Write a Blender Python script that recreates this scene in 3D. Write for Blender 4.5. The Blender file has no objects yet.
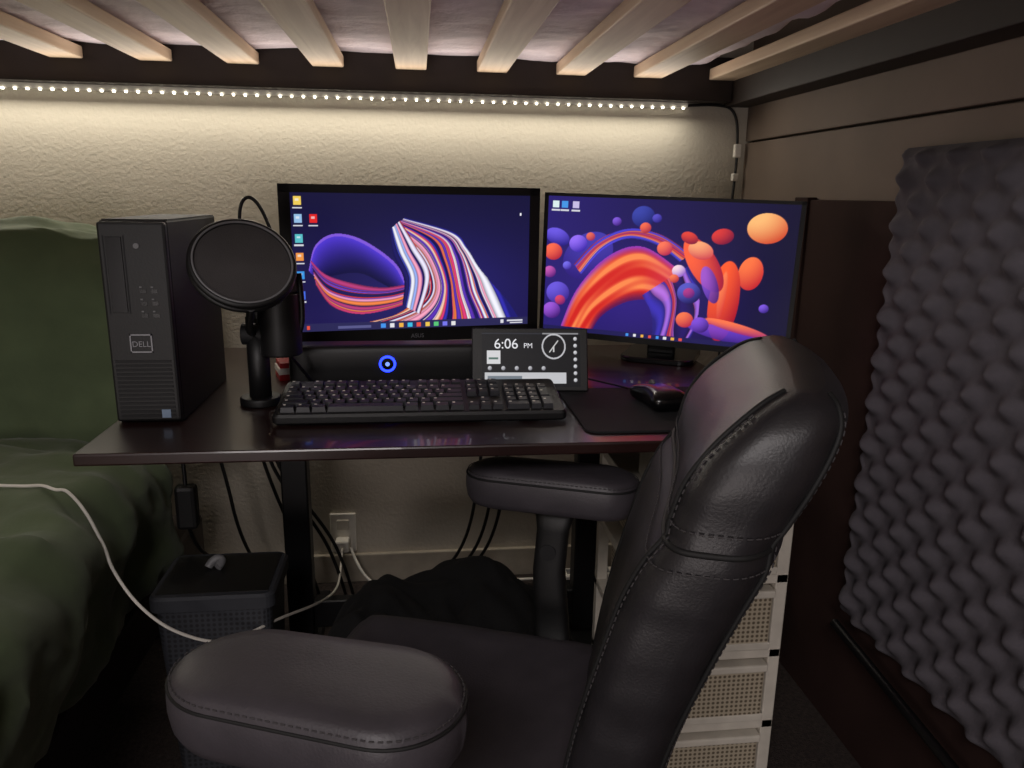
import bpy, bmesh, math, random
import numpy as np
from mathutils import Vector, Matrix, noise
from mathutils.bvhtree import BVHTree
random.seed(4)
S=bpy.context.scene
S.view_settings.view_transform='Standard'
COL=S.collection
H=1.085
# ---------------- camera
cam=bpy.data.cameras.new("camera");co=bpy.data.objects.new("camera",cam);COL.objects.link(co)
cam.sensor_width=36;cam.lens=36*769/1024;cam.clip_start=.02
yaw,pitch,roll=math.radians(7),math.radians(13.8),math.radians(.9)
F=Vector((math.sin(yaw)*math.cos(pitch),math.cos(yaw)*math.cos(pitch),-math.sin(pitch)))
q=F.to_track_quat('-Z','Y').to_matrix()@Matrix.Rotation(roll,3,'Z')
co.matrix_world=Matrix.Translation((0,0,H))@q.to_4x4()
S.camera=co
# ---------------- helpers
def lin(c):
    return tuple(((v/255)/12.92 if v/255<=.04045 else ((v/255+.055)/1.055)**2.4) for v in c)
def mat(name,c,rough=.6,metal=0,var=.12,scale=20,bump=0,bscale=60,c2=None,coat=0,spec=.5,emit=None,es=0,bdist=.002,sheen=0):
    m=bpy.data.materials.new(name);m.use_nodes=True;nt=m.node_tree;b=nt.nodes["Principled BSDF"]
    tc=nt.nodes.new("ShaderNodeTexCoord");n=nt.nodes.new("ShaderNodeTexNoise");n.inputs["Scale"].default_value=scale;n.inputs["Detail"].default_value=5
    nt.links.new(tc.outputs["Object"],n.inputs["Vector"])
    r=nt.nodes.new("ShaderNodeValToRGB");L=lin(c)
    a=tuple(max(0,v*(1-var)) for v in L);bb=tuple(min(1,v*(1+var)) for v in L) if c2 is None else lin(c2)
    r.color_ramp.elements[0].color=(*a,1);r.color_ramp.elements[1].color=(*bb,1)
    r.color_ramp.elements[0].position=.3;r.color_ramp.elements[1].position=.7
    nt.links.new(n.outputs["Fac"],r.inputs["Fac"]);nt.links.new(r.outputs["Color"],b.inputs["Base Color"])
    b.inputs["Roughness"].default_value=rough;b.inputs["Metallic"].default_value=metal
    b.inputs["Coat Weight"].default_value=coat;b.inputs["Specular IOR Level"].default_value=spec
    b.inputs["Sheen Weight"].default_value=sheen
    if bump:
        n2=nt.nodes.new("ShaderNodeTexNoise");n2.inputs["Scale"].default_value=bscale;n2.inputs["Detail"].default_value=3
        nt.links.new(tc.outputs["Object"],n2.inputs["Vector"])
        bp=nt.nodes.new("ShaderNodeBump");bp.inputs["Strength"].default_value=bump;bp.inputs["Distance"].default_value=bdist
        nt.links.new(n2.outputs["Fac"],bp.inputs["Height"]);nt.links.new(bp.outputs["Normal"],b.inputs["Normal"])
    if emit:
        b.inputs["Emission Color"].default_value=(*lin(emit),1);b.inputs["Emission Strength"].default_value=es
    return m
def group(name,loc=(0,0,0),rz=0,ry=0):
    e=bpy.data.objects.new(name,None);e.location=loc;e.rotation_euler=(0,ry,rz);e.empty_display_size=.1;COL.objects.link(e);return e
def add(name,me,m,parent=None,smooth=False):
    o=bpy.data.objects.new(name,me);COL.objects.link(o)
    if m: me.materials.append(m)
    if smooth:
        for p in me.polygons:p.use_smooth=True
    if parent:o.parent=parent
    return o
def box(name,lo,hi,m,parent=None,bev=0,rot=None,seg=2,smooth=False):
    bm=bmesh.new();bmesh.ops.create_cube(bm,size=1)
    lo=Vector(lo);hi=Vector(hi);c=(lo+hi)/2;d=hi-lo
    for v in bm.verts:v.co=Vector((v.co.x*d.x,v.co.y*d.y,v.co.z*d.z))
    if bev:bmesh.ops.bevel(bm,geom=bm.edges[:],offset=bev,segments=seg,profile=.5,affect='EDGES')
    if rot:bmesh.ops.rotate(bm,verts=bm.verts,matrix=rot)
    for v in bm.verts:v.co+=c
    me=bpy.data.meshes.new(name);bm.to_mesh(me);bm.free();return add(name,me,m,parent,smooth)
def boxes(name,lst,m,parent=None,bev=0):
    bm=bmesh.new()
    for lo,hi in lst:
        lo=Vector(lo);hi=Vector(hi);c=(lo+hi)/2;d=hi-lo
        r=bmesh.ops.create_cube(bm,size=1)
        for v in r['verts']:v.co=Vector((v.co.x*d.x,v.co.y*d.y,v.co.z*d.z))+c
    if bev:bmesh.ops.bevel(bm,geom=bm.edges[:],offset=bev,segments=2,profile=.5,affect='EDGES')
    me=bpy.data.meshes.new(name);bm.to_mesh(me);bm.free();return add(name,me,m,parent)
def cyl(name,p0,p1,r,m,parent=None,r2=None,seg=32,bev=0):
    p0=Vector(p0);p1=Vector(p1);bm=bmesh.new();d=p1-p0
    bmesh.ops.create_cone(bm,cap_ends=True,segments=seg,radius1=r,radius2=r if r2 is None else r2,depth=d.length)
    if bev:
        es=[e for e in bm.edges if len(e.link_faces)==2 and any(len(f.verts)>4 for f in e.link_faces)]
        bmesh.ops.bevel(bm,geom=es,offset=bev,segments=3,profile=.5,affect='EDGES')
    M=d.to_track_quat('Z','Y').to_matrix().to_4x4();M.translation=(p0+p1)/2
    bm.transform(M);me=bpy.data.meshes.new(name);bm.to_mesh(me);bm.free()
    o=add(name,me,m,parent)
    for p in me.polygons:p.use_smooth=len(p.vertices)<=4
    return o
def tube(name,pts,r,m,parent=None,cyclic=False,smooth=True):
    cu=bpy.data.curves.new(name,'CURVE');cu.dimensions='3D';cu.bevel_depth=r;cu.bevel_resolution=3;cu.use_fill_caps=True
    if smooth:
        sp=cu.splines.new('NURBS');sp.points.add(len(pts)-1)
        for i,p in enumerate(pts):sp.points[i].co=(*p,1)
        sp.order_u=3;sp.use_endpoint_u=not cyclic;sp.use_cyclic_u=cyclic;sp.resolution_u=8
    else:
        sp=cu.splines.new('POLY');sp.points.add(len(pts)-1)
        for i,p in enumerate(pts):sp.points[i].co=(*p,1)
        sp.use_cyclic_u=cyclic
    cu.materials.append(m)
    o=bpy.data.objects.new(name,cu);COL.objects.link(o)
    if parent:o.parent=parent
    return o
def dashes(name,pts,r,m,parent,step=.008,duty=.6):
    pts=[Vector(p) for p in pts];segs=[];acc=0;cur=[pts[0]];on=True
    for a,b in zip(pts[:-1],pts[1:]):
        L=(b-a).length;pos=0
        while L-pos>1e-6:
            lim=(step*duty if on else step*(1-duty))-acc
            if L-pos>=lim:
                pos+=lim;p=a.lerp(b,pos/L)
                if on:cur.append(p);segs.append(cur)
                cur=[p];on=not on;acc=0
            else:
                acc+=L-pos;pos=L
                if on:cur.append(b)
    cu=bpy.data.curves.new(name,'CURVE');cu.dimensions='3D';cu.bevel_depth=r;cu.bevel_resolution=1;cu.use_fill_caps=True
    for s in segs:
        sp=cu.splines.new('POLY');sp.points.add(len(s)-1)
        for i,p in enumerate(s):sp.points[i].co=(*p,1)
    cu.materials.append(m);o=bpy.data.objects.new(name,cu);COL.objects.link(o);o.parent=parent;return o
def loft(name,rings,m,parent=None,smooth=True):
    n=len(rings[0]);vs=[v for r in rings for v in r];fs=[]
    for i in range(len(rings)-1):
        for j in range(n):
            fs.append((i*n+j,i*n+(j+1)%n,(i+1)*n+(j+1)%n,(i+1)*n+j))
    fs.append(tuple(reversed(range(n))));fs.append(tuple((len(rings)-1)*n+j for j in range(n)))
    me=bpy.data.meshes.new(name);me.from_pydata([tuple(v) for v in vs],[],fs);me.validate()
    bm=bmesh.new();bm.from_mesh(me);bmesh.ops.recalc_face_normals(bm,faces=bm.faces);bm.to_mesh(me);bm.free()
    return add(name,me,m,parent,smooth)
def softbox(name,c,size,r,m,parent=None,n=16,amp=0,freq=6,rot=None,fn=None,seed=0):
    bm=bmesh.new();bmesh.ops.create_cube(bm,size=2);bmesh.ops.subdivide_edges(bm,edges=bm.edges[:],cuts=n,use_grid_fill=True)
    h=Vector(size)/2;c=Vector(c)
    for v in bm.verts:
        q=Vector([math.sin(math.pi/2*t)*hh for t,hh in zip(v.co,h)])
        inn=Vector([max(-(hh-r),min(hh-r,t)) for t,hh in zip(q,h)])
        d=q-inn
        nn=d.normalized() if d.length>1e-6 else Vector((0,0,1))
        p=inn+nn*r
        if fn:p=fn(p,nn)
        if amp:
            p2=Vector((p.x*freq*.7+p.y*freq*.5,p.y*freq*1.2-p.x*freq*.3,p.z*freq*.8))+Vector((seed,seed*2,seed*3))
            k=noise.noise(p2)*.8-abs(noise.noise(p2*1.3+Vector((5,2,1))))*1.1-abs(noise.noise(p2*2.7+Vector((1,7,3))))*.5-abs(noise.noise(p2*4.6+Vector((4,1,3))))*.14+.40
            p=p+nn*amp*k
        if rot:p=rot@p
        v.co=p+c
    me=bpy.data.meshes.new(name);bm.to_mesh(me);bm.free();return add(name,me,m,parent,True)
def text(name,s,loc,size,m,parent=None,rot=(math.pi/2,0,0),align='CENTER'):
    cu=bpy.data.curves.new(name,'FONT');cu.body=s;cu.size=size;cu.align_x=align;cu.extrude=.0002;cu.materials.append(m)
    o=bpy.data.objects.new(name,cu);o.location=loc;o.rotation_euler=rot;COL.objects.link(o)
    if parent:o.parent=parent
    return o
def stadium(L,W,n=12,r=None):
    r=W/2 if r is None else r
    pts=[]
    for cx,cy,a0 in ((L/2-r,W/2-r,0),(-L/2+r,W/2-r,90),(-L/2+r,-W/2+r,180),(L/2-r,-W/2+r,270)):
        for i in range(n):
            a=math.radians(a0+90*i/(n-1));pts.append((cx+r*math.cos(a),cy+r*math.sin(a)))
    return pts
def slab(name,L,W,z0,z1,r,m,parent=None,off=(0,0),bev=.001,rot=None):
    rings=[]
    for z,b in ((z0,bev),(z0+bev,0),(z1-bev,0),(z1,bev)):
        rings.append([Vector((x*(L-2*b)/L+off[0],y*(W-2*b)/W+off[1],z)) for x,y in stadium(L,W,8,r)])
    if rot:rings=[[rot@v for v in rr] for rr in rings]
    return loft(name,rings,m,parent,False)
# ---------------- materials
M_wall=mat("wall_paint",(188,180,166),.9,var=.04,scale=3,bump=.6,bscale=125,bdist=.003)
M_ceil=mat("ceiling_paint",(200,195,185),.9)
M_panel=mat("painted_panel",(112,98,88),.7,var=.10,scale=5,bump=.1,bscale=30,spec=.3)
M_carpet=mat("carpet",(62,52,48),.95,var=.5,scale=120,bump=1,bscale=300,bdist=.01)
M_base=mat("trim_paint",(172,162,146),.6)
M_rail=mat("rail_darkwood",(46,38,35),.6,spec=.3)
M_board=mat("board_darkwood",(52,37,34),.85,var=.2,scale=6,spec=.12)
M_matt=mat("mattress_fabric",(230,216,224),.9,var=.1,scale=14,bump=.8,bscale=22,bdist=.01)
M_desk=mat("desk_laminate",(38,20,18),.3,var=.25,scale=12,coat=.3)
M_black=mat("black_plastic",(15,15,16),.5,bump=.1,bscale=300)
M_blackg=mat("black_gloss",(9,9,11),.25,coat=.2)
M_dark=mat("dark_plastic",(23,23,25),.6,bump=.15,bscale=400,spec=.35)
M_key=mat("keycap",(38,39,44),.45)
M_metal=mat("black_metal",(16,16,18),.45,metal=.2)
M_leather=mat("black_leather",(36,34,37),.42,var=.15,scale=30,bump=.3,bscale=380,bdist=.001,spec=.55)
M_leather_lit=mat("lit_leather",(64,60,65),.46,var=.12,scale=30,bump=.3,bscale=380,bdist=.001,spec=.5)  # black leather made lighter: top light put into seat and armrest colour
M_stitch=mat("stitch_thread",(58,55,57),.8)
M_seam=mat("dark_seam",(12,12,13),.7)  # plain dark tone for seams and piping
M_green=mat("green_comforter",(84,97,68),.92,var=.12,scale=10,bump=.35,bscale=40,bdist=.004,sheen=.15)
M_foam=mat("acoustic_foam",(84,80,86),.97,var=.10,scale=30,bump=.4,bscale=250)
M_white=mat("white_plastic",(225,220,210),.5)
M_cream=mat("white_shelf_plastic",(212,205,192),.6)
M_grey=mat("grey_plastic",(110,110,112),.5)
M_cloth=mat("black_cloth",(9,9,10),.95,bump=.5,bscale=120)
M_mesh=mat("pop_mesh",(64,61,61),.9,bump=.6,bscale=900)
M_red=mat("red_plastic",(170,30,35),.5)
M_bin=mat("bin_weave",(46,48,54),.7)
def emat(name,c,s):
    m=bpy.data.materials.new(name);m.use_nodes=True;nt=m.node_tree;b=nt.nodes["Principled BSDF"]
    b.inputs["Base Color"].default_value=(.01,.01,.01,1);b.inputs["Emission Color"].default_value=(*lin(c),1);b.inputs["Emission Strength"].default_value=s;return m
M_led=emat("led_glow",(255,246,226),7);M_blue=emat("blue_glow",(30,50,255),5);M_w=emat("screen_white",(235,235,240),.85)
M_logo=mat("logo_silver",(140,140,145),.4)
def wood(name,c1,c2):
    m=bpy.data.materials.new(name);m.use_nodes=True;nt=m.node_tree;b=nt.nodes["Principled BSDF"]
    tc=nt.nodes.new("ShaderNodeTexCoord");mp=nt.nodes.new("ShaderNodeMapping");mp.inputs["Scale"].default_value=(30,1.5,30)
    n=nt.nodes.new("ShaderNodeTexNoise");n.inputs["Scale"].default_value=2;n.inputs["Detail"].default_value=6;n.inputs["Distortion"].default_value=.6
    r=nt.nodes.new("ShaderNodeValToRGB");r.color_ramp.elements[0].color=(*lin(c1),1);r.color_ramp.elements[1].color=(*lin(c2),1);r.color_ramp.elements[0].position=.3;r.color_ramp.elements[1].position=.7
    nt.links.new(tc.outputs["Object"],mp.inputs[0]);nt.links.new(mp.outputs[0],n.inputs[0]);nt.links.new(n.outputs["Fac"],r.inputs[0]);nt.links.new(r.outputs[0],b.inputs["Base Color"]);b.inputs["Roughness"].default_value=.6
    return m
M_slat=wood("slat_pine",(200,172,144),(220,196,168))
def lattice(name,c,hole,sc):
    m=bpy.data.materials.new(name);m.use_nodes=True;nt=m.node_tree;b=nt.nodes["Principled BSDF"]
    tc=nt.nodes.new("ShaderNodeTexCoord");sp=nt.nodes.new("ShaderNodeSeparateXYZ");ad=nt.nodes.new("ShaderNodeMath");ad.operation='ADD';cb=nt.nodes.new("ShaderNodeCombineXYZ")
    v=nt.nodes.new("ShaderNodeTexVoronoi");v.voronoi_dimensions='2D';v.inputs["Scale"].default_value=sc;v.inputs["Randomness"].default_value=0
    r=nt.nodes.new("ShaderNodeValToRGB");r.color_ramp.elements[0].color=(*lin(hole),1);r.color_ramp.elements[1].color=(*lin(c),1);r.color_ramp.elements[0].position=.24;r.color_ramp.elements[1].position=.40
    nt.links.new(tc.outputs["Object"],sp.inputs[0]);nt.links.new(sp.outputs[0],ad.inputs[0]);nt.links.new(sp.outputs[1],ad.inputs[1]);nt.links.new(ad.outputs[0],cb.inputs[0]);nt.links.new(sp.outputs[2],cb.inputs[1])
    nt.links.new(cb.outputs[0],v.inputs["Vector"]);nt.links.new(v.outputs["Distance"],r.inputs[0]);nt.links.new(r.outputs[0],b.inputs["Base Color"]);b.inputs["Roughness"].default_value=.6
    return m
M_lat=lattice("basket_lattice",(186,174,152),(100,88,72),115)
M_lat2=lattice("bin_lattice",(52,54,60),(28,29,32),100)
# ---------------- room
WX=.87
box("floor",(-1.9,-2.6,-.05),(1.0,2.16,0),M_carpet)
box("wall_back",(-1.9,2.06,0),(1.0,2.16,2.4),M_wall)
box("wall_left",(-2.0,-2.6,0),(-1.9,2.16,2.4),M_wall)
box("ceiling",(-1.9,-2.6,2.4),(1.0,2.16,2.45),M_ceil)
box("baseboard_back",(-1.9,2.045,0),(WX,2.06,.085),M_base,bev=.003)
wr=group("wall_right")
for i,(a,b) in enumerate(((0,.42),(.425,.82),(.825,1.228),(1.233,2.4))):
    box("panel_%d"%i,(WX,-2.6,a),(WX+.03,2.06,b),M_panel,wr,bev=.002)
box("backing",(WX+.02,-2.6,0),(WX+.06,2.06,2.4),M_rail,wr)
# ---------------- loft bed
bed=group("loft_bed")
slats=[]
for k in range(-6,9):
    x=-.60+.196*k
    if -1.85<x<.83:slats.append(((x-.037,.72,1.375),(x+.037,2.0,1.402)))
boxes("slats",slats,M_slat,bed,bev=.003)
box("rail_rear",(-1.9,2.0,1.325),(.8,2.058,1.43),M_rail,bed,bev=.003)
box("rail_front",(-1.9,.66,1.30),(.8,.72,1.46),M_rail,bed,bev=.003)
box("rail_side",(.8,.66,1.318),(WX-.002,2.058,1.43),M_rail,bed,bev=.003)
box("post_front",(.8,.58,0),(WX-.002,.64,1.46),M_rail,bed,bev=.003)
softbox("mattress",(-.55,1.39,1.50),(2.6,1.3,.18),.05,M_matt,bed,n=60,amp=.010,freq=9)
eb=group("bed_end_board")
box("panel",(WX-.018,.66,.0),(WX-.001,1.70,1.085),M_board,eb,bev=.002)
box("stile",(WX-.024,1.64,.0),(WX-.001,1.70,1.09),M_board,eb,bev=.002)
tube("tension_rod",[(WX-.05,1.30,.26),(WX-.05,.70,.20)],.009,M_metal,eb,smooth=False)
# LED strip
led=group("led_light_strip")
box("tape",(-1.88,2.044,1.312),(.70,2.058,1.3245),M_white,led)
lst=[]
x=-1.87
while x<.70:
    lst.append(((x-.0022,2.039,1.3085),(x+.0022,2.046,1.313)));x+=.0275
boxes("diodes",lst,M_led,led)
tube("lead_wire",[(.70,2.05,1.318),(.78,2.05,1.325),(.835,2.045,1.31),(.845,2.045,1.2),(.842,2.045,1.12),(.835,2.04,1.0),(.838,2.04,.6)],.0035,M_black,led)
box("connector",(.833,2.035,1.19),(.852,2.05,1.225),M_white,led,bev=.003)
box("connector_b",(.833,2.035,1.13),(.85,2.05,1.15),M_white,led,bev=.003)
L=bpy.data.lights.new("led_light",'AREA');L.shape='RECTANGLE';L.size=2.55;L.size_y=.02;L.energy=4.5;L.color=(1,.94,.80)
lo=bpy.data.objects.new("led_light",L);lo.location=(-.58,2.005,1.300);lo.rotation_euler=(math.radians(-12),0,0);lo.parent=led;COL.objects.link(lo)
L=bpy.data.lights.new("led_light_outward",'AREA');L.shape='RECTANGLE';L.size=2.55;L.size_y=.01;L.energy=2.4;L.color=(1,.92,.82)
lo=bpy.data.objects.new("led_light_outward",L);lo.location=(-.58,1.992,1.312);lo.rotation_euler=(math.radians(-107),0,0);lo.parent=led;COL.objects.link(lo)
# ---------------- desk
desk=group("desk")
DZ=.735
box("top",(-.47,1.05,.717),(.61,1.80,DZ),M_desk,desk,bev=.003)
for nm,x in (("leg_a",-.29),("leg_b",.40)):
    box(nm,(x-.03,1.70,.02),(x+.03,1.75,.717),M_metal,desk,bev=.004)
    box(nm+"_foot",(x-.04,1.55,0),(x+.04,1.95,.03),M_metal,desk,bev=.004)
    box(nm+"_bracket",(x-.03,1.15,.690),(x+.03,1.75,.717),M_metal,desk,bev=.003)
box("crossbar",(-.29,1.71,.06),(.40,1.74,.13),M_metal,desk,bev=.003)
# ---------------- computer tower
pc=group("computer_tower",(-.4135,1.19,DZ))
box("case",(-.0475,.012,0),(.0475,.29,.306),M_dark,pc,bev=.003)
box("front_bezel",(-.0475,0,.004),(.0475,.014,.304),M_black,pc,bev=.004)
vent=[]
for i in range(14):
    vent.append(((-.04,-.0012,.012+i*.0065),(.04,.0008,.0155+i*.0065)))
boxes("vent_ribs",vent,M_dark,pc)
boxes("drive_slot",[((-.012,-.001,.17),(-.0105,.002,.285)),((-.040,-.001,.17),(-.0385,.002,.285))],M_dark,pc)
box("drive_door",(-.036,-.0015,.172),(-.014,.001,.283),M_blackg,pc,bev=.0005)
ports=[]
for i in range(2):
    for j in range(3):ports.append(((.005+.016*i,-.001,.165+.018*j),(.014+.016*i,.001,.171+.018*j)))
boxes("usb_ports",ports,M_blackg,pc)
boxes("port_marks",[((.005+.016*i,-.0012,.173+.018*j),(.008+.016*i,.001,.175+.018*j)) for i in range(2) for j in range(3)],M_grey,pc)
cyl("power_button",(.006,-.002,.270),(.006,.002,.270),.004,M_grey,pc)
boxes("badge_frame",[((-.016,-.002,.112),(.016,.001,.114)),((-.016,-.002,.138),(.016,.001,.140)),((-.016,-.002,.112),(-.014,.001,.140)),((.014,-.002,.112),(.016,.001,.140))],M_logo,pc)
text("badge_text","DELL",(0,-.0015,.121),.012,M_logo,pc)
box("sticker",(.020,-.0016,.010),(.033,.0005,.023),mat("sticker",(120,140,165),.5),pc)
box("top_trim",(-.046,.02,.3055),(.046,.285,.3075),M_dark,pc)
# ---------------- raster screens
def cat(P,t):
    P=np.array(P,float);n=len(P)-1;x=t*n;i=np.clip(np.floor(x).astype(int),0,n-1);f=(x-i)[:,None]
    p0=P[np.clip(i-1,0,n)];p1=P[i];p2=P[i+1];p3=P[np.clip(i+2,0,n)]
    return .5*((2*p1)+(-p0+p2)*f+(2*p0-5*p1+4*p2-p3)*f**2+(-p0+3*p1-3*p2+p3)*f**3)
class Ras:
    def __init__(s,W,Hh,x0,x1,y0,y1):
        s.W,s.H=W,Hh;s.x0,s.x1,s.y0,s.y1=x0,x1,y0,y1;s.a=np.zeros((Hh,W,3))
        yy,xx=np.mgrid[0:Hh,0:W];s.X=x0+(xx+.5)/W*(x1-x0);s.Y=y0+(yy+.5)/Hh*(y1-y0)
    def fan(s,A,B,colf,alpha=1,nt=1100,ns=900):
        t=np.linspace(0,1,nt);a=cat(A,t);b=cat(B,t)
        ss=np.linspace(0,1,ns)
        P=a[:,None,:]*(1-ss[None,:,None])+b[:,None,:]*ss[None,:,None]
        c=colf(t[:,None]+0*ss[None,:],ss[None,:]+0*t[:,None])
        ix=((P[...,0]-s.x0)/(s.x1-s.x0)*s.W).astype(int);iy=((P[...,1]-s.y0)/(s.y1-s.y0)*s.H).astype(int)
        ok=(ix>=0)&(ix<s.W)&(iy>=0)&(iy<s.H)
        fl=iy[ok]*s.W+ix[ok];cc=c[ok];n=s.W*s.H
        cnt=np.bincount(fl,minlength=n);m=cnt>0
        base=s.a.reshape(-1,3).copy()
        for k in range(3):
            sm=np.bincount(fl,weights=cc[:,k],minlength=n)
            base[m,k]=base[m,k]*(1-alpha)+alpha*sm[m]/cnt[m]
        s.a=base.reshape(s.H,s.W,3)
    def ell(s,cx,cy,rx,ry,ang,c1,c2,alpha=1):
        a=math.radians(ang);dx=s.X-cx;dy=s.Y-cy
        u=(dx*math.cos(a)+dy*math.sin(a))/rx;v=(-dx*math.sin(a)+dy*math.cos(a))/ry
        d=u*u+v*v;m=np.clip((1-d)*min(rx,ry)*1.2,0,1)
        sh=np.clip(.5-.35*u-.45*v+.25*(1-d),0,1)[...,None]
        c=np.array(c2)/255*(1-sh)+np.array(c1)/255*sh
        k=(m*alpha)[...,None];s.a=s.a*(1-k)+c*k
    def rect(s,x0,y0,x1,y1,c,alpha=1):
        m=((s.X>=x0)&(s.X<=x1)&(s.Y>=y0)&(s.Y<=y1))[...,None]*alpha
        s.a=s.a*(1-m)+np.array(c)/255*m
def screen(name,ras,x0,x1,z0,z1,y,parent,strength,R=None):
    W,Hh=ras.W,ras.H
    xs=np.linspace(x0,x1,W);zs=np.linspace(z1,z0,Hh)
    X,Z=np.meshgrid(xs,zs);V=np.stack([X,np.full_like(X,y),Z],-1).reshape(-1,3)
    if R is not None:V=V@np.array(R.to_3x3().transposed())
    idx=np.arange(W*Hh).reshape(Hh,W)
    Fc=np.stack([idx[1:,:-1],idx[1:,1:],idx[:-1,1:],idx[:-1,:-1]],-1).reshape(-1,4)
    me=bpy.data.meshes.new(name);me.vertices.add(len(V));me.vertices.foreach_set("co",V.ravel())
    me.loops.add(Fc.size);me.loops.foreach_set("vertex_index",Fc.ravel())
    me.polygons.add(len(Fc));me.polygons.foreach_set("loop_start",np.arange(0,Fc.size,4));me.polygons.foreach_set("loop_total",np.full(len(Fc),4))
    me.update();me.validate()
    at=me.color_attributes.new("img",'FLOAT_COLOR','POINT')
    c=np.clip(ras.a,0,1).reshape(-1,3);c=np.where(c<=.04045,c/12.92,((c+.055)/1.055)**2.4)
    at.data.foreach_set("color",np.concatenate([c,np.ones((len(c),1))],1).ravel())
    m=bpy.data.materials.new(name+"_mat");m.use_nodes=True;nt=m.node_tree;b=nt.nodes["Principled BSDF"]
    a=nt.nodes.new("ShaderNodeAttribute");a.attribute_name="img"
    nt.links.new(a.outputs["Color"],b.inputs["Emission Color"]);b.inputs["Emission Strength"].default_value=strength
    b.inputs["Base Color"].default_value=(.004,.004,.005,1);b.inputs["Roughness"].default_value=.45;b.inputs["Specular IOR Level"].default_value=.3
    return add(name,me,m,parent)
def stripes(pal,n,seed,wob=.02):
    r=np.random.RandomState(seed);cols=np.array(pal)/255.0;pos=np.sort(r.rand(n));pos[0]=0;ci=[];last=-1
    for i in range(n):
        k=r.randint(len(pal))
        while k==last:k=r.randint(len(pal))
        ci.append(k);last=k
    ci=np.array(ci)
    def f(t,s):
        sw=np.clip(s+wob*np.sin(t*6+s*8),0,1)
        i=np.searchsorted(pos,sw,side='right')-1;c=cols[ci[i]]
        nx=np.where(i+1<n,pos[np.minimum(i+1,n-1)],1.0);fr=(sw-pos[i])/np.maximum(nx-pos[i],1e-4)
        return np.clip(c*(0.68+.38*np.sin(np.clip(fr,0,1)*math.pi))[...,None],0,1)
    return f
A=Ras(440,250,290,527,192,329)
g=np.clip((A.Y-192)/137,0,1)[...,None];A.a[:]=np.array([24,22,58])/255*(1-g)+np.array([32,26,78])/255*g
gl=np.exp(-(((A.X-430)/90)**2+((A.Y-285)/55)**2))[...,None];A.a+=gl*np.array([8,8,36])/255
A.fan([(305,268),(312,245),(330,234),(355,240),(385,262),(398,284)],[(312,276),(330,272),(345,270),(358,272),(372,280),(392,292)],
      lambda t,s:(np.array([84,60,215])/255)*(1-s[...,None])**1.3+(np.array([20,18,64])/255)*(1-(1-s[...,None])**1.3))
A.fan([(305,266),(312,243),(330,232),(356,238),(386,260),(400,284)],[(305,267.5),(312,245),(330,234),(355,240),(385,262),(398,286)],lambda t,s:np.array([130,90,220])/255+0*s[...,None])
pal1=[(240,130,70),(214,60,60),(90,70,210),(250,190,170),(200,60,110),(180,60,120),(30,30,90),(235,150,190)]
A.fan([(307,258),(320,272),(345,281),(375,286),(405,282)],[(311,282),(325,303),(352,312),(388,306),(415,294)],stripes(pal1,16,5))
pal2=[(235,235,250),(240,120,60),(200,40,56),(50,46,170),(90,110,235),(245,160,190),(24,20,84),(150,175,245),(240,130,80),(90,50,180),(30,26,96),(250,200,175),(220,60,120),(230,225,250)]
# swirl: bands rise from the lower left, crest at the top and pour down to the right
A.fan([(318,326),(354,322),(388,314),(408,298),(409,274),(398,250),(383,228)],[(521,330),(506,306),(487,284),(472,266),(460,246),(446,230),(398,216)],stripes(pal2,62,21,.04))
A.fan([(383,228),(386,252),(396,278),(394,304)],[(393,219),(408,244),(422,274),(412,314)],stripes(pal2,12,4))
A.rect(290,321,527,329,(44,42,86))
for i in range(9):
    xx=372+i*9;A.rect(xx,323,xx+4.5,327.5,[(70,150,240),(230,230,235),(240,180,70),(60,190,230),(230,80,70),(240,200,80),(90,200,120),(120,120,240),(230,230,230)][i])
A.rect(300,323,303,327,(230,80,60));A.rect(330,324,362,327,(90,90,140));A.rect(497,323,500,327,(220,220,230));A.rect(504,323.5,521,325,(220,220,230));A.rect(507,326.2,521,327.5,(220,220,230))
for j,(x,y,c) in enumerate([(293,196,(240,205,90)),(293,213,(150,190,230)),(307,213,(225,40,40)),(293,232,(90,190,200)),(293,250,(240,150,70)),(293,268,(60,150,230)),(293,288,(70,110,230))]):
    A.rect(x,y,x+7,y+8,c);A.rect(x+2,y+2,x+5,y+4,(240,240,245),.7);A.rect(x-1,y+10,x+8,y+11.3,(215,215,225))
A.rect(516,210,518,213,(240,240,250))
B=Ras(440,250,548,800,197,342)
g=np.clip((B.X-548)/252,0,1)[...,None];B.a[:]=np.array([44,34,112])/255*(1-g)+np.array([18,15,48])/255*g
gl=np.exp(-(((B.X-660)/80)**2+((B.Y-300)/50)**2))[...,None];B.a+=gl*np.array([14,4,40])/255
def arch(t,s):
    c1=np.array([255,140,80])/255;c2=np.array([214,40,36])/255;c3=np.array([150,60,190])/255
    w=s+.08*np.sin(t*5)
    k=np.clip(.5+.5*np.sin(w*13+t*6)+.25*np.sin(w*31+t*3),0,1)[...,None]**1.6;c=c1*k+c2*(1-k);e=np.clip((s-.86)*7,0,1)[...,None];c=c*(1-e)+c3*e
    e=np.clip((.16-s)*7,0,1)[...,None];c=c*(1-e)+np.array([100,20,80])/255*e
    e=np.clip((t-.75)*4,0,1)[...,None]*.6;return c*(1-e)+np.array([210,60,110])/255*e
B.ell(560,240,14,9,20,(110,90,230),(40,30,130));B.ell(594,258,22,30,50,(90,80,220),(50,30,130),.6)
B.fan([(600,345),(612,322),(634,306),(655,300),(680,300)],[(566,345),(584,296),(616,258),(652,246),(694,270)],arch)
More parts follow.
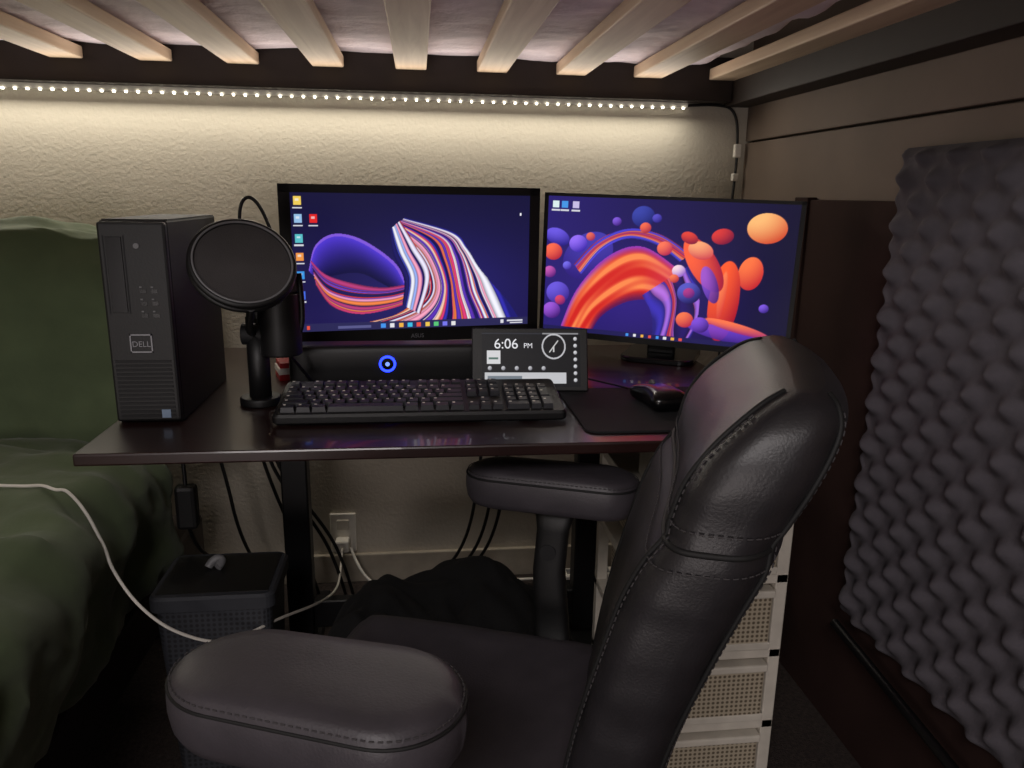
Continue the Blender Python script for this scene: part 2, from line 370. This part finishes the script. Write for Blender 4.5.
B.fan([(588,278),(608,252),(634,238),(664,242),(690,258)],[(580,268),(604,242),(636,228),(670,233),(700,250)],stripes([(250,120,90),(180,60,120),(80,70,220),(245,200,220),(60,40,150),(230,60,70)],12,4,.05),.92)
B.fan([(655,296),(664,310),(668,326),(668,345)],[(700,262),(712,290),(712,320),(704,345)],stripes([(110,70,210),(190,60,130),(60,50,180),(170,110,230),(40,24,100),(220,90,110),(200,50,70)],12,8,.06),.9)
B.ell(771,221,19,15,0,(255,190,120),(214,80,50));B.ell(760,266,12,17,8,(255,120,70),(200,40,50))
B.ell(737,296,15,42,4,(255,95,50),(170,20,46));B.ell(735,290,4,26,4,(255,160,110),(220,60,60),.5)
B.ell(714,260,14,32,-35,(255,100,64),(170,30,60));B.ell(722,280,8,20,-20,(150,90,230),(60,30,130),.85)
B.ell(710,246,13,9,15,(255,170,120),(210,70,80));B.ell(730,231,11,8,-10,(220,60,60),(120,20,60));B.ell(698,234,9,6,20,(230,70,60),(130,24,60))
B.ell(748,330,46,8,8,(120,70,220),(60,30,130),.85);B.ell(752,322,34,5,12,(255,120,80),(150,40,120))
for (x,y,r,c1,c2) in [(583,246,10,(150,110,250),(60,40,170)),(556,256,10,(255,110,80),(180,40,60)),(553,278,7,(200,90,180),(90,30,120)),(572,270,5,(120,110,240),(60,40,150)),
  (650,215,12,(60,70,170),(26,30,100)),(623,221,5,(130,90,220),(60,30,120)),(653,226,6,(250,110,80),(160,40,70)),(664,216,5,(90,80,200),(40,30,120)),
  (690,268,7,(250,220,230),(140,90,200)),(702,290,12,(90,90,200),(30,24,90)),(702,290,6,(180,60,140),(90,30,120)),(700,318,9,(250,120,80),(180,40,70)),(716,322,9,(130,80,220),(60,30,120)),
  (776,300,5,(130,90,230),(50,30,120)),(557,320,10,(160,90,220),(70,30,120)),(563,300,13,(110,90,225),(60,40,140)),(566,308,6,(220,70,110),(110,30,110)),(674,246,8,(255,120,90),(180,40,80)),(686,276,5,(250,120,80),(170,40,60)),(596,238,5,(240,110,90),(150,40,90))]:
    B.ell(x,y,r,r*.92,0,c1,c2)
B.rect(548,337,800,342,(34,30,84))
for i in range(8):B.rect(640+i*8,338,643+i*8,341,[(70,150,240),(230,230,235),(240,180,70),(230,80,70)][i%4])
for x,c in ((553,(220,240,240)),(563,(70,150,230)),(575,(200,190,230))):
    B.rect(x,202,x+7,209,c);B.rect(x-1,211,x+8,212.5,(215,215,225))
# ---------------- monitors
def monitor(name,loc,rz,w,h,ras,bz,strength,label=None,ry=0,b=.05,fw=.24):
    g=group(name,loc,rz)
    pn=bpy.data.objects.new("panel_mount",None);pn.rotation_euler=(0,ry,0);pn.location=(0,0,b+h/2);pn.parent=g;COL.objects.link(pn);pn.empty_display_size=.05
    k=-h/2
    box("housing",(-w/2,0,k),(w/2,.022,k+h),M_black,pn,bev=.003)
    softbox("rear_shell",(0,.035,k+h*.45),(w*.7,.04,h*.6),.018,M_black,pn,n=6)
    bx,bt,bb=bz
    boxes("bezel",[((-w/2,-.003,k),(w/2,.001,k+bb)),((-w/2,-.003,k+h-bt),(w/2,.001,k+h)),((-w/2,-.003,k),(-w/2+bx,.001,k+h)),((w/2-bx,-.003,k),(w/2,.001,k+h))],M_black,pn)
    screen("screen",ras,-w/2+bx,w/2-bx,k+bb,k+h-bt,-.0008,pn,strength)
    box("neck",(-.03,.03,.01),(.03,.055,b+.12),M_black,g,bev=.004)
    slab("foot",fw,.17,0,.012,.03,M_blackg,g,off=(0,.045),bev=.002)
    if label:text("logo_text",label,(0,-.0033,k+.008),.012,M_logo,pn)
    return g
monitor("computer_monitor",(-.005,1.60,DZ),math.atan2(.10,.52),.53,.315,A,(.022,.016,.028),1.0,"ASUS")
monitor("computer_monitor.001",(.520,1.61,DZ),math.atan2(-.25,.485),.545,.318,B,(.009,.007,.013),1.0,ry=.020,b=.034,fw=.16)
# ---------------- soundbar
sb=group("soundbar_speaker",(-.06,1.43,DZ),.02)
softbox("body",(0,0,.040),(.355,.06,.078),.012,M_black,sb,n=10)
tube("ring_light",[(.000+.0135*math.cos(a),-.0315,.045+.0135*math.sin(a)) for a in np.linspace(0,2*math.pi,24,endpoint=False)],.0022,M_blue,sb,cyclic=True)
cyl("dial",(.0,-.029,.045),(.0,-.033,.045),.0105,M_blackg,sb)
cyl("dial_core",(.0,-.032,.045),(.0,-.0336,.045),.004,emat("dial_glow",(120,150,255),1.5),sb)
# ---------------- tablet
tb=group("tablet_computer",(.198,1.340,DZ),-.06)
R=Matrix.Rotation(math.radians(-20),4,'X')
T=Ras(280,160,481,577,334,384)
T.a[:]=np.array([11,12,16])/255
T.rect(484,371,563,381,(205,206,210));T.rect(487,374,520,377,(120,130,140));T.rect(486,351,499,363,(225,225,228));T.rect(488,357,497,359,(90,120,110))
T.rect(481,334.5,577,336,(40,42,50));T.rect(540,334.7,575,335.8,(150,150,155))
for i in range(5):T.ell(489+i*13,367,2.2,2.2,0,(210,210,215),(110,110,120))
for i in range(7):T.ell(572,340+i*6.3,2,2,0,(230,230,235),(150,150,155))
d=np.hypot(T.X-551,T.Y-347);T.a[(abs(d-11)<.7)]=np.array([200,200,205])/255
T.a[(abs((T.X-551)+(T.Y-347)*.8)<.7)&(d<7)]=.8
T.rect(550.4,347,551.6,352,(210,210,210))
box_=box("body",(-.106,-.004,.0),(.106,.004,.116),M_black,tb,bev=.002)
for v in box_.data.vertices:v.co=(R@v.co)+Vector((0,.0,.004))
sc=screen("screen",T,-.088,.092,.008,.108,-.0045,tb,.85,R);sc.location=(0,0,.004)
t=text("clock_text","6:06",(0,0,0),.026,M_w,tb,align='LEFT');t.matrix_local=Matrix.Translation((0,0,.004))@R@Matrix.Translation((-.066,-.0052,.078))@Matrix.Rotation(math.pi/2,4,'X')
t=text("clock_suffix","PM",(0,0,0),.013,M_w,tb,align='LEFT');t.matrix_local=Matrix.Translation((0,0,.004))@R@Matrix.Translation((-.012,-.0052,.079))@Matrix.Rotation(math.pi/2,4,'X')
kick=box("kickstand",(-.05,.03,0),(.05,.033,.09),M_black,tb,rot=Matrix.Rotation(math.radians(14),3,'X'))
kick.location=(0,.012,.006)
# ---------------- keyboard
kb=group("computer_keyboard",(.003,1.235,DZ),.0)
KR=Matrix.Rotation(math.radians(7),4,'X')
def kt(v):return (KR@Vector(v))+Vector((0,0,.0115))
KW,KD=.458,.150
r1=[]
for z,b in ((0,.002),(.003,0),(.012,0),(.016,.003)):
    r1.append([kt((x*(KW-2*b)/KW,y*(KD-2*b)/KD,z)) for x,y in stadium(KW,KD,6,.008)])
loft("case",r1,M_black,kb,False)
bm=bmesh.new();bl=[]
U1=.01905
def key(x,y,w,dp=1):
    z0,z1=.014,.024;hw=w*U1/2-.0009;hd=dp*U1/2-.0009;t=.0018
    vs=[]
    for z,k in ((z0,0),(z1,t)):
        for sx,sy in ((-1,-1),(1,-1),(1,1),(-1,1)):vs.append(bm.verts.new(kt((x+sx*(hw-k),y+sy*(hd-k),z))))
    for f in ((0,1,5,4),(1,2,6,5),(2,3,7,6),(3,0,4,7),(4,5,6,7)):bm.faces.new([vs[i] for i in f])
    bl.append((x,y,w))
x0=-.219;y0=-.055
rows=[[1.25,1.25,1.25,6.25,1.25,1.25,1.25,1.25],[2.25]+[1]*10+[2.75],[1.75]+[1]*11+[2.25],[1.5]+[1]*12+[1.5],[1]*13+[2]]
for ri,row in enumerate(rows):
    x=x0
    for w in row:
        key(x+w*U1/2,y0+ri*U1,w);x+=w*U1
x=x0;fy=y0+5.35*U1
for grp in ([1],[4],[4],[4]):
    if grp==[1]:key(x+U1/2,fy,1);x+=2*U1;continue
    for i in range(4):key(x+U1/2,fy,1);x+=U1
    x+=.5*U1
nx=x0+15.25*U1
for i in range(3):
    key(nx+(i+.5)*U1,fy,1);key(nx+(i+.5)*U1,y0+4*U1,1);key(nx+(i+.5)*U1,y0+3*U1,1);key(nx+(i+.5)*U1,y0,1)
key(nx+1.5*U1,y0+U1,1)
px=nx+3.25*U1
for r in range(1,4):
    for i in range(3):key(px+(i+.5)*U1,y0+r*U1,1)
for i in range(4):key(px+(i+.5)*U1,y0+4*U1,1)
key(px+U1,y0,2);key(px+2.5*U1,y0,1);key(px+3.5*U1,y0+.5*U1,1,2);key(px+3.5*U1,y0+2.5*U1,1,2)
me=bpy.data.meshes.new("keys");bm.to_mesh(me);bm.free();add("keys",me,M_key,kb)
bm=bmesh.new()
for x,y,w in bl:
    if w>4:continue
    vs=[bm.verts.new(kt((x-w*U1/2+.0045+a,y+.002+b,.0243))) for a,b in ((0,0),(.004,0),(.004,.0045),(0,.0045))];bm.faces.new(vs)
me=bpy.data.meshes.new("legends");bm.to_mesh(me);bm.free();add("legends",me,M_white,kb)
t=text("logo_text","MJ",(0,0,0),.010,M_w,kb);t.matrix_local=Matrix.Translation((0,0,.0115))@KR@Matrix.Translation((nx+1.5*U1,y0+2*U1-.003,.0165))
boxes("feet",[((-.2,.055,.0),(-.17,.07,.018)),((.17,.055,.0),(.2,.07,.018))],M_black,kb)
# ---------------- mouse + pad
mp=group("mouse_pad",(.42,1.225,DZ),.0)
slab("mat",.34,.27,0,.004,.02,mat("pad_cloth",(22,22,25),.85,bump=.3,bscale=500),mp)
ms=group("computer_mouse",(.405,1.235,DZ+.004),.15)
def mf(p,nn):
    p=Vector((p.x*(1-.12*math.cos(p.y/.058*3)),p.y,p.z))
    if p.z>0:p.z*=max(.35,1-.55*((p.y+.010)/.06)**2)
    return p
softbox("shell",(0,0,.018),(.064,.115,.036),.017,M_blackg,ms,n=12,fn=mf)
cyl("wheel",(-.003,.028,.030),(.003,.028,.030),.008,M_grey,ms)
box("side_glow",(-.001,-.03,.0335),(.001,-.024,.0345),M_blue,ms)
tube("cable",[(0,.05,.008),(-.01,.11,.004),(-.05,.18,.004),(-.08,.24,.004),(-.09,.30,.004)],.0017,M_black,ms)
# ---------------- microphone + pop filter
mic=group("microphone",(-.268,1.30,DZ))
cyl("base",(0,0,0),(0,0,.014),.034,M_black,mic,bev=.003)
cyl("post",(0,0,.01),(0,0,.12),.018,M_black,mic)
cyl("knuckle",(-.024,0,.12),(.045,0,.12),.018,M_dark,mic,bev=.002)
tube("yoke",[(.004,0,.22),(0,0,.17),(.004,0,.12),(.038,0,.085),(.072,0,.12),(.076,0,.17),(.072,0,.22)],.005,M_black,mic)
cyl("body",(.038,0,.085),(.038,0,.19),.034,M_black,mic,bev=.004)
cyl("grille",(.038,0,.19),(.038,0,.245),.034,M_mesh,mic,r2=.029,bev=.006)
tube("cable",[(.04,.02,.09),(.06,.05,.05),(.08,.09,.004),(.10,.14,.004)],.003,M_black,mic)
tube("cable_loop",[(.0,.03,.19),(-.03,.06,.27),(-.03,.07,.33),(-.008,.06,.345),(.015,.06,.31),(.03,.05,.26)],.003,M_black,mic)
pf=group("pop_filter",(-.262,1.205,.980))
n=Vector((.28,-.72,.60)).normalized();Q=n.to_track_quat('Z','Y').to_matrix()
def ringpts(r,k=48,o=0):return [Q@Vector((r*math.cos(a),r*math.sin(a),o)) for a in np.linspace(0,2*math.pi,k,endpoint=False)]
tube("hoop",ringpts(.074),.005,M_black,pf,cyclic=True)
tube("hoop_rear",ringpts(.074,o=-.012),.005,M_black,pf,cyclic=True)
tube("hoop_lip",ringpts(.0715,o=.004),.0018,M_grey,pf,cyclic=True)
cyl("membrane",Q@Vector((0,0,-.001)),Q@Vector((0,0,.001)),.073,M_mesh,pf,seg=64)
cyl("membrane_rear",Q@Vector((0,0,-.012)),Q@Vector((0,0,-.010)),.073,M_black,pf,seg=64)
tube("gooseneck",[Q@Vector((0,-.075,-.006)),(-.006,.04,-.10),(-.012,.07,-.12),(-.006,.095,-.125)],.006,M_black,pf)
# ---------------- clutter
rb=group("red_box",(-.235,1.50,DZ),.3)  # small stack of red slabs with a white one between
boxes("red_slabs",[((-.04,-.03,0),(.04,.03,.012)),((-.038,-.028,.024),(.036,.03,.034))],M_red,rb,bev=.001)
boxes("white_slab",[((-.041,-.031,.012),(.041,.031,.024))],M_white,rb,bev=.001)
# ---------------- chair
ang=math.radians(20)
f=Vector((-math.cos(ang),math.sin(ang),0))
ch=group("office_chair",(.06,.86,0),math.atan2(f.y,f.x))
SZ=.44
def seatf(p,nn):
    p=Vector(p)
    if p.z>0:p.z-=.014*math.exp(-((p.x)/.1)**2-((p.y)/.12)**2)
    return p
softbox("seat",(.02,0,SZ-.05),(.46,.44,.10),.045,M_leather_lit,ch,n=20,fn=seatf,amp=.004,freq=8)
softbox("seat_pad",(.03,0,SZ-.003),(.38,.35,.045),.022,M_leather_lit,ch,n=16,fn=seatf,amp=.004,freq=9)
st=[(.40,.180,.030,.14),(.43,.188,.050,.165),(.50,.202,.055,.182),(.58,.220,.058,.192),(.66,.244,.062,.198),(.72,.264,.066,.200),(.762,.282,.065,.201),(.782,.290,.058,.200),(.792,.294,.056,.200),(.806,.299,.060,.200),(.84,.312,.064,.201),(.872,.328,.060,.197),(.897,.342,.050,.187),(.915,.350,.034,.170),(.924,.354,.014,.145)]
def sp_(z,k,t,w,a,off=0):
    ca,sa=math.cos(a),math.sin(a)
    lx=(t+off)*math.copysign(abs(ca)**.55,ca);ly=(w+off)*math.copysign(abs(sa)**.55,sa)
    return Vector((-k+lx+.035*(ly/.25)**2,ly,z))
P=np.array(st);PI=cat(P,np.linspace(0,1,90))
rings=[]
for r in PI:
    rg=[]
    for i in range(72):
        a=2*math.pi*i/72;v=sp_(*r,a)
        nzv=noise.noise(Vector((v.x*9,v.y*6,v.z*26)))*.0030+noise.noise(Vector((v.x*30,v.y*22,v.z*50)))*.0012
        d=Vector((v.x+r[1],v.y*.3,0));d=d.normalized() if d.length>1e-5 else Vector((1,0,0))
        rg.append(v+d*nzv)
    rings.append(rg)
loft("backrest",rings,M_leather,ch)
for nm,aa in (("piping_near",48),("piping_far",-48),("piping_rear_near",132),("piping_rear_far",-132)):
    pts=[sp_(*r,math.radians(aa),.0012) for r in PI[8:87:2]]
    tube(nm,pts,.0026,M_seam,ch)
    pts=[sp_(*r,math.radians(aa+(7 if aa>0 else -7)),.0022) for r in PI[8:82:2]]
    dashes(nm+"_stitch",pts,.0008,M_stitch,ch)
tube("headrest_seam",[sp_(.787,.292,.0565,.200,math.radians(a),.0006) for a in np.linspace(-130,130,50)],.003,M_seam,ch)
dashes("headrest_stitch",[sp_(.806,.299,.060,.200,math.radians(a),.002) for a in np.linspace(-130,130,50)],.0008,M_stitch,ch)
dashes("lower_stitch",[sp_(.768,.2845,.064,.2008,math.radians(a),.002) for a in np.linspace(-130,130,50)],.0008,M_stitch,ch)
def armpad(nm,cx,cy,L,W,z):
    rings=[]
    for dz,s in ((-.032,.80),(-.029,.90),(-.020,.97),(-.004,1.0),(.008,1.0),(.018,.965),(.025,.90),(.0295,.80),(.032,.60),(.033,.3)):
        rg=[]
        for x,y in stadium(L,W,10):
            k=1-.12*(x/L+.5);b=(1-s)*.05
            x2=x*(1-2*b/L*1.6);y2=y*k*(1-2*b/W*1.0) if s>.7 else y*k*s
            if s<=.7:x2=x*(1-(1-s)*.5)
            rg.append(Vector((cx+x2,cy+y2,z+dz-.01*(x/L)**2)))
        rings.append(rg)
    loft(nm,rings,M_leather_lit,ch)
    pp=[(cx+x*.987,cy+y*(1-.12*(x/L+.5))*.972,z+.0165-.01*(x/L)**2) for x,y in stadium(L,W,10)]
    tube(nm+"_seam",pp,.0018,M_seam,ch,cyclic=True)
    pp=[(cx+x*.975,cy+y*(1-.12*(x/L+.5))*.945,z+.0225-.01*(x/L)**2) for x,y in stadium(L,W,10)]
    dashes(nm+"_stitch",pp+[pp[0]],.0008,M_stitch,ch,step=.007)
for nm,cx,cy,W,zz in (("armrest_near",.062,.286,.138,.646),("armrest_far",-.045,-.294,.105,.642)):
    armpad(nm,cx,cy,.277,W,zz)
    rings=[]
    path=[(cx-.01,cy,.618,.035,.016),(cx-.005,cy,.57,.026,.015),(cx-.0,cy,.50,.026,.016),(cx-.005,cy*.995,.43,.028,.017),(cx-.01,cy*.96,.385,.03,.016),(cx-.01,cy*.86,.345,.03,.013),(cx-.01,cy*.6,.335,.03,.010),(cx-.01,cy*.3,.335,.03,.010)]
    for i,(x,y,z,a,b) in enumerate(path):
        p0=Vector(path[max(0,i-1)][:3]);p1=Vector(path[min(len(path)-1,i+1)][:3]);d=(p1-p0).normalized();u=Vector((1,0,0));v=d.cross(u).normalized()
        rings.append([Vector((x,y,z))+u*a*math.copysign(abs(math.cos(t))**.6,math.cos(t))+v*b*math.copysign(abs(math.sin(t))**.6,math.sin(t)) for t in np.linspace(0,2*math.pi,20,endpoint=False)])
    loft(nm+"_support",rings,M_black,ch)
    cyl(nm+"_button",(cx,cy-.019,.535),(cx,cy+.019,.535),.013,M_dark,ch)
box("mechanism",(-.12,-.08,.31),(.12,.08,.345),M_metal,ch,bev=.006)
box("back_bracket",(-.21,-.035,.33),(-.10,.035,.345),M_metal,ch,bev=.004)
box("back_bracket_up",(-.215,-.035,.33),(-.195,.035,.46),M_metal,ch,bev=.004)
cyl("gas_lift",(0,0,.09),(0,0,.31),.025,M_metal,ch)
for i in range(5):
    a=2*math.pi*i/5+.3;d=Vector((math.cos(a),math.sin(a),0))
    tube("base_arm_%d"%i,[Vector((0,0,.10)),d*.15+Vector((0,0,.095)),d*.29+Vector((0,0,.075))],.018,M_black,ch)
    s2=Vector((-d.y,d.x,0))
    cyl("caster_%d"%i,d*.29+s2*-.022+Vector((0,0,.028)),d*.29+s2*.022+Vector((0,0,.028)),.028,M_black,ch,bev=.004)
    cyl("caster_stem_%d"%i,d*.29+Vector((0,0,.03)),d*.29+Vector((0,0,.08)),.008,M_black,ch)
# ---------------- black cloth heap
bl=bpy.data.meshes.new("black_blanket");vs=[];fs=[];N=80
for i in range(N):
    for j in range(N):
        u=i/(N-1)*2-1;v=j/(N-1)*2-1
        d=(abs(u)**3+abs(v)**3)**(1/3)
        h=.285*max(0,1-d**4)**.6
        x=.05+.29*u;y=1.45+.22*v
        nz=noise.noise(Vector((x*7+y*3,y*4,0)))*.06+abs(noise.noise(Vector((x*14,y*9+x*7,3))))*.05
        z=max(.004,h+nz*min(1,h*8)-.06*max(0,u)*(h>0)*(.5-.5*v))
        vs.append((x,y,z))
for i in range(N-1):
    for j in range(N-1):fs.append((i*N+j,(i+1)*N+j,(i+1)*N+j+1,i*N+j+1))
bl.from_pydata(vs,[],fs);add("black_blanket",bl,M_cloth,None,True)
# ---------------- bin
bn=group("waste_bin",(-.378,1.385,0))
def rr(hx,hy,z):return [Vector((x,y,z)) for x,y in stadium(2*hx,2*hy,6,.02)]
loft("shell",[rr(.085,.07,0),rr(.088,.072,.01),rr(.103,.082,.35),rr(.105,.084,.352)],M_lat2,bn,False)
loft("rim",[rr(.105,.084,.350),rr(.110,.089,.352),rr(.110,.089,.375),rr(.106,.085,.38)],M_bin,bn,False)
box("liner",(-.098,-.075,.379),(.098,.075,.3815),M_black,bn)
tube("crumpled_wrapper",[(-.03,.02,.384),(-.02,.03,.40),(.0,.025,.395),(-.01,.01,.388)],.008,M_grey,bn)
# ---------------- plastic drawers
tw=group("plastic_drawer_tower",(.36,1.15,0))
W_,D_,HT=.27,.30,.60
posts=[]
for x in (0,W_-.022):
    for y in (0,D_-.022):posts.append(((x,y,0),(x+.022,y+.022,HT)))
hs=[.02,.165,.31,.455,.60]
sh=[((0,0,z-.018),(W_,D_,z)) for z in hs]
boxes("frame",posts+sh,M_cream,tw,bev=.002)
for i in range(4):
    z=hs[i]+.004
    box("basket_%d"%i,(.026,-.004,z),(W_-.026,D_-.03,z+.112),M_lat,tw,bev=.004)
    box("basket_rim_%d"%i,(.024,-.010,z+.100),(W_-.024,D_-.03,z+.114),M_cream,tw,bev=.003)
    box("basket_foot_%d"%i,(.024,-.006,z-.002),(W_-.024,0,z+.012),M_cream,tw,bev=.002)
sbx=group("storage_box",(.44,1.22,.60))
box("body",(-.05,-.04,0),(.06,.06,.07),M_cream,sbx,bev=.004);box("lid",(-.054,-.044,.07),(.064,.064,.082),M_white,sbx,bev=.003)
# ---------------- daybed with green comforter
db=group("daybed")
comf=softbox("comforter",(-1.13,1.0,.425),(1.22,1.30,.32),.09,M_green,db,n=84,amp=.048,freq=4.2,seed=3)
softbox("back_cushion",(-1.11,1.78,.745),(1.18,.26,.50),.09,M_green,db,n=64,amp=.045,freq=4.4,rot=Matrix.Rotation(math.radians(-8),3,'X'),seed=9)
box("frame",(-1.72,.36,.16),(-.56,1.92,.28),M_rail,db,bev=.01)
boxes("legs",[((x,y,0),(x+.06,y+.06,.17)) for x in (-1.7,-.64) for y in (.4,1.82)],M_rail,db)
# ---------------- foam (egg-crate peaks on a staggered grid)
fm=bpy.data.meshes.new("acoustic_foam_panel")
y0,y1,za,zb=.70,1.31,.275,1.175;ny,nz=160,220;vs=[];fs=[];p=.080
for j in range(nz):
    for i in range(ny):
        u=i/(ny-1);v=j/(nz-1)
        y=y1-(y1-y0)*u;z=za+(zb-za)*v
        cy,cz=math.cos(2*math.pi*y/p),math.cos(2*math.pi*z/p)
        A1=((1+cy)*(1+cz)/4)**2.0;B1=((1-cy)*(1-cz)/4)**2.0
        hgt=A1+B1
        y2=y+.006*math.sin(z*4*math.pi/p)*max(0,1-u*6)+.03*(1-u)*(.5-v)*.3
        e=min(1,min(u,1-u)*60,min(v,1-v)*60)
        hh=.014+.022*hgt
        vs.append((WX-.020-hh*e,y2,z))
for j in range(nz-1):
    for i in range(ny-1):fs.append((j*ny+i,j*ny+i+1,(j+1)*ny+i+1,(j+1)*ny+i))
fm.from_pydata(vs,[],fs);fo=add("acoustic_foam_panel",fm,M_foam,None,True)
# ---------------- wall outlet, cables
ol=group("wall_outlet",(-.222,2.058,.15))
box("plate",(-.036,-.006,-.058),(.036,.002,.058),M_white,ol,bev=.003)
boxes("sockets",[((-.017,-.009,.010),(.017,-.005,.040)),((-.017,-.009,-.040),(.017,-.005,-.010))],M_cream,ol,bev=.003)
box("plug",(-.02,-.045,-.045),(.018,-.009,-.008),M_white,ol,bev=.006)
ps=group("power_strip",(.33,1.96,.0))
box("body",(0,0,0),(.24,.05,.035),M_white,ps,bev=.005)
boxes("sockets",[((.03+i*.05,.012,.034),(.055+i*.05,.038,.0365)) for i in range(4)],M_grey,ps)
# cable rests on the comforter: lay the path, then drape it onto the cloth surface
ctrl=[(-.95,1.15,.635),(-.80,1.28,.626),(-.69,1.30,.620),(-.60,1.28,.605),(-.545,1.25,.56),(-.505,1.22,.48),(-.46,1.20,.42),(-.405,1.20,.37),(-.34,1.24,.325),(-.27,1.35,.30),(-.22,1.55,.22),(-.215,1.8,.12),(-.222,1.97,.10),(-.222,2.01,.122)]
path=[Vector(p) for p in cat(ctrl,np.linspace(0,1,110))]
bvh=BVHTree.FromPolygons([v.co.copy() for v in comf.data.vertices],[tuple(p.vertices) for p in comf.data.polygons])
out=[]
for p in path:
    if p.x<-.50:
        hit=bvh.ray_cast(Vector((p.x,p.y,1.0)),Vector((0,0,-1)))
        if hit[0] is not None and p.x<-.60:p=Vector((p.x,p.y,hit[0].z+.004))
    loc,nrm,idx,dist=bvh.find_nearest(p)
    if loc is not None and dist<.12:
        sd=(p-loc).dot(nrm)
        if sd<.004:p=loc+nrm*.004
    out.append(p)
sm=[out[0]]+[(out[i-1]+out[i]*2+out[i+1])/4 for i in range(1,len(out)-1)]+[out[-1]]
wc=group("white_charging_cable")
tube("cord",sm,.0027,M_white,wc)
wc2=group("extension_cord")
tube("cord",[(-.20,2.02,.12),(-.17,1.98,.05),(-.10,1.97,.012),(.05,1.99,.01),(.2,2.0,.01),(.33,1.985,.018)],.004,M_white,wc2)
dc=group("desk_cable_bundle")
for i,(xa,xb) in enumerate(((-.50,-.46),(-.40,-.33),(-.385,-.26),(-.37,-.24))):
    y=1.84
    tube("cable_%d"%i,[(xa,y,.80),(xa,y,.70),(xa-.01,y+.01,.55),(xa+.02,y+.02,.40),(xb,y+.02,.25),(xb+.04,y+.05,.12),(xb+.05,y+.1,.02)],.0045,M_black,dc)
for i,x in enumerate((.16,.20,.23)):
    tube("cable_r%d"%i,[(x,1.84,.80),(x,1.84,.6),(x-.01,1.86,.4),(x-.04,1.9,.18),(x-.12,1.95,.05),(x-.2,1.97,.015)],.0045,M_black,dc)
box("power_brick",(-.475,1.45,.44),(-.435,1.48,.53),M_black,dc,bev=.008)
tube("brick_lead",[(-.455,1.465,.53),(-.457,1.47,.62),(-.455,1.47,.716)],.004,M_black,dc)
tube("brick_lead_b",[(-.455,1.465,.44),(-.457,1.5,.38),(-.47,1.7,.25),(-.45,1.85,.02)],.004,M_black,dc)
# ---------------- lights
def area(name,loc,tgt,size,e,c):
    l=bpy.data.lights.new(name,'AREA');l.size=size;l.energy=e;l.color=c;o=bpy.data.objects.new(name,l);o.location=loc
    o.rotation_euler=(Vector(tgt)-Vector(loc)).to_track_quat('-Z','Y').to_euler();COL.objects.link(o)
area("room_ceiling_light",(-.5,-1.2,2.3),(-.2,.6,.6),.9,35,(1,.93,.92))
area("low_fill_light",(-.7,-1.5,.55),(.1,1.6,1.45),.7,11,(1,.89,.86))  # added fill light aimed up to brighten the slats, no real lamp
w=bpy.data.worlds.new("world");S.world=w;w.use_nodes=True;w.node_tree.nodes["Background"].inputs[0].default_value=(.5,.46,.5,1);w.node_tree.nodes["Background"].inputs[1].default_value=.16
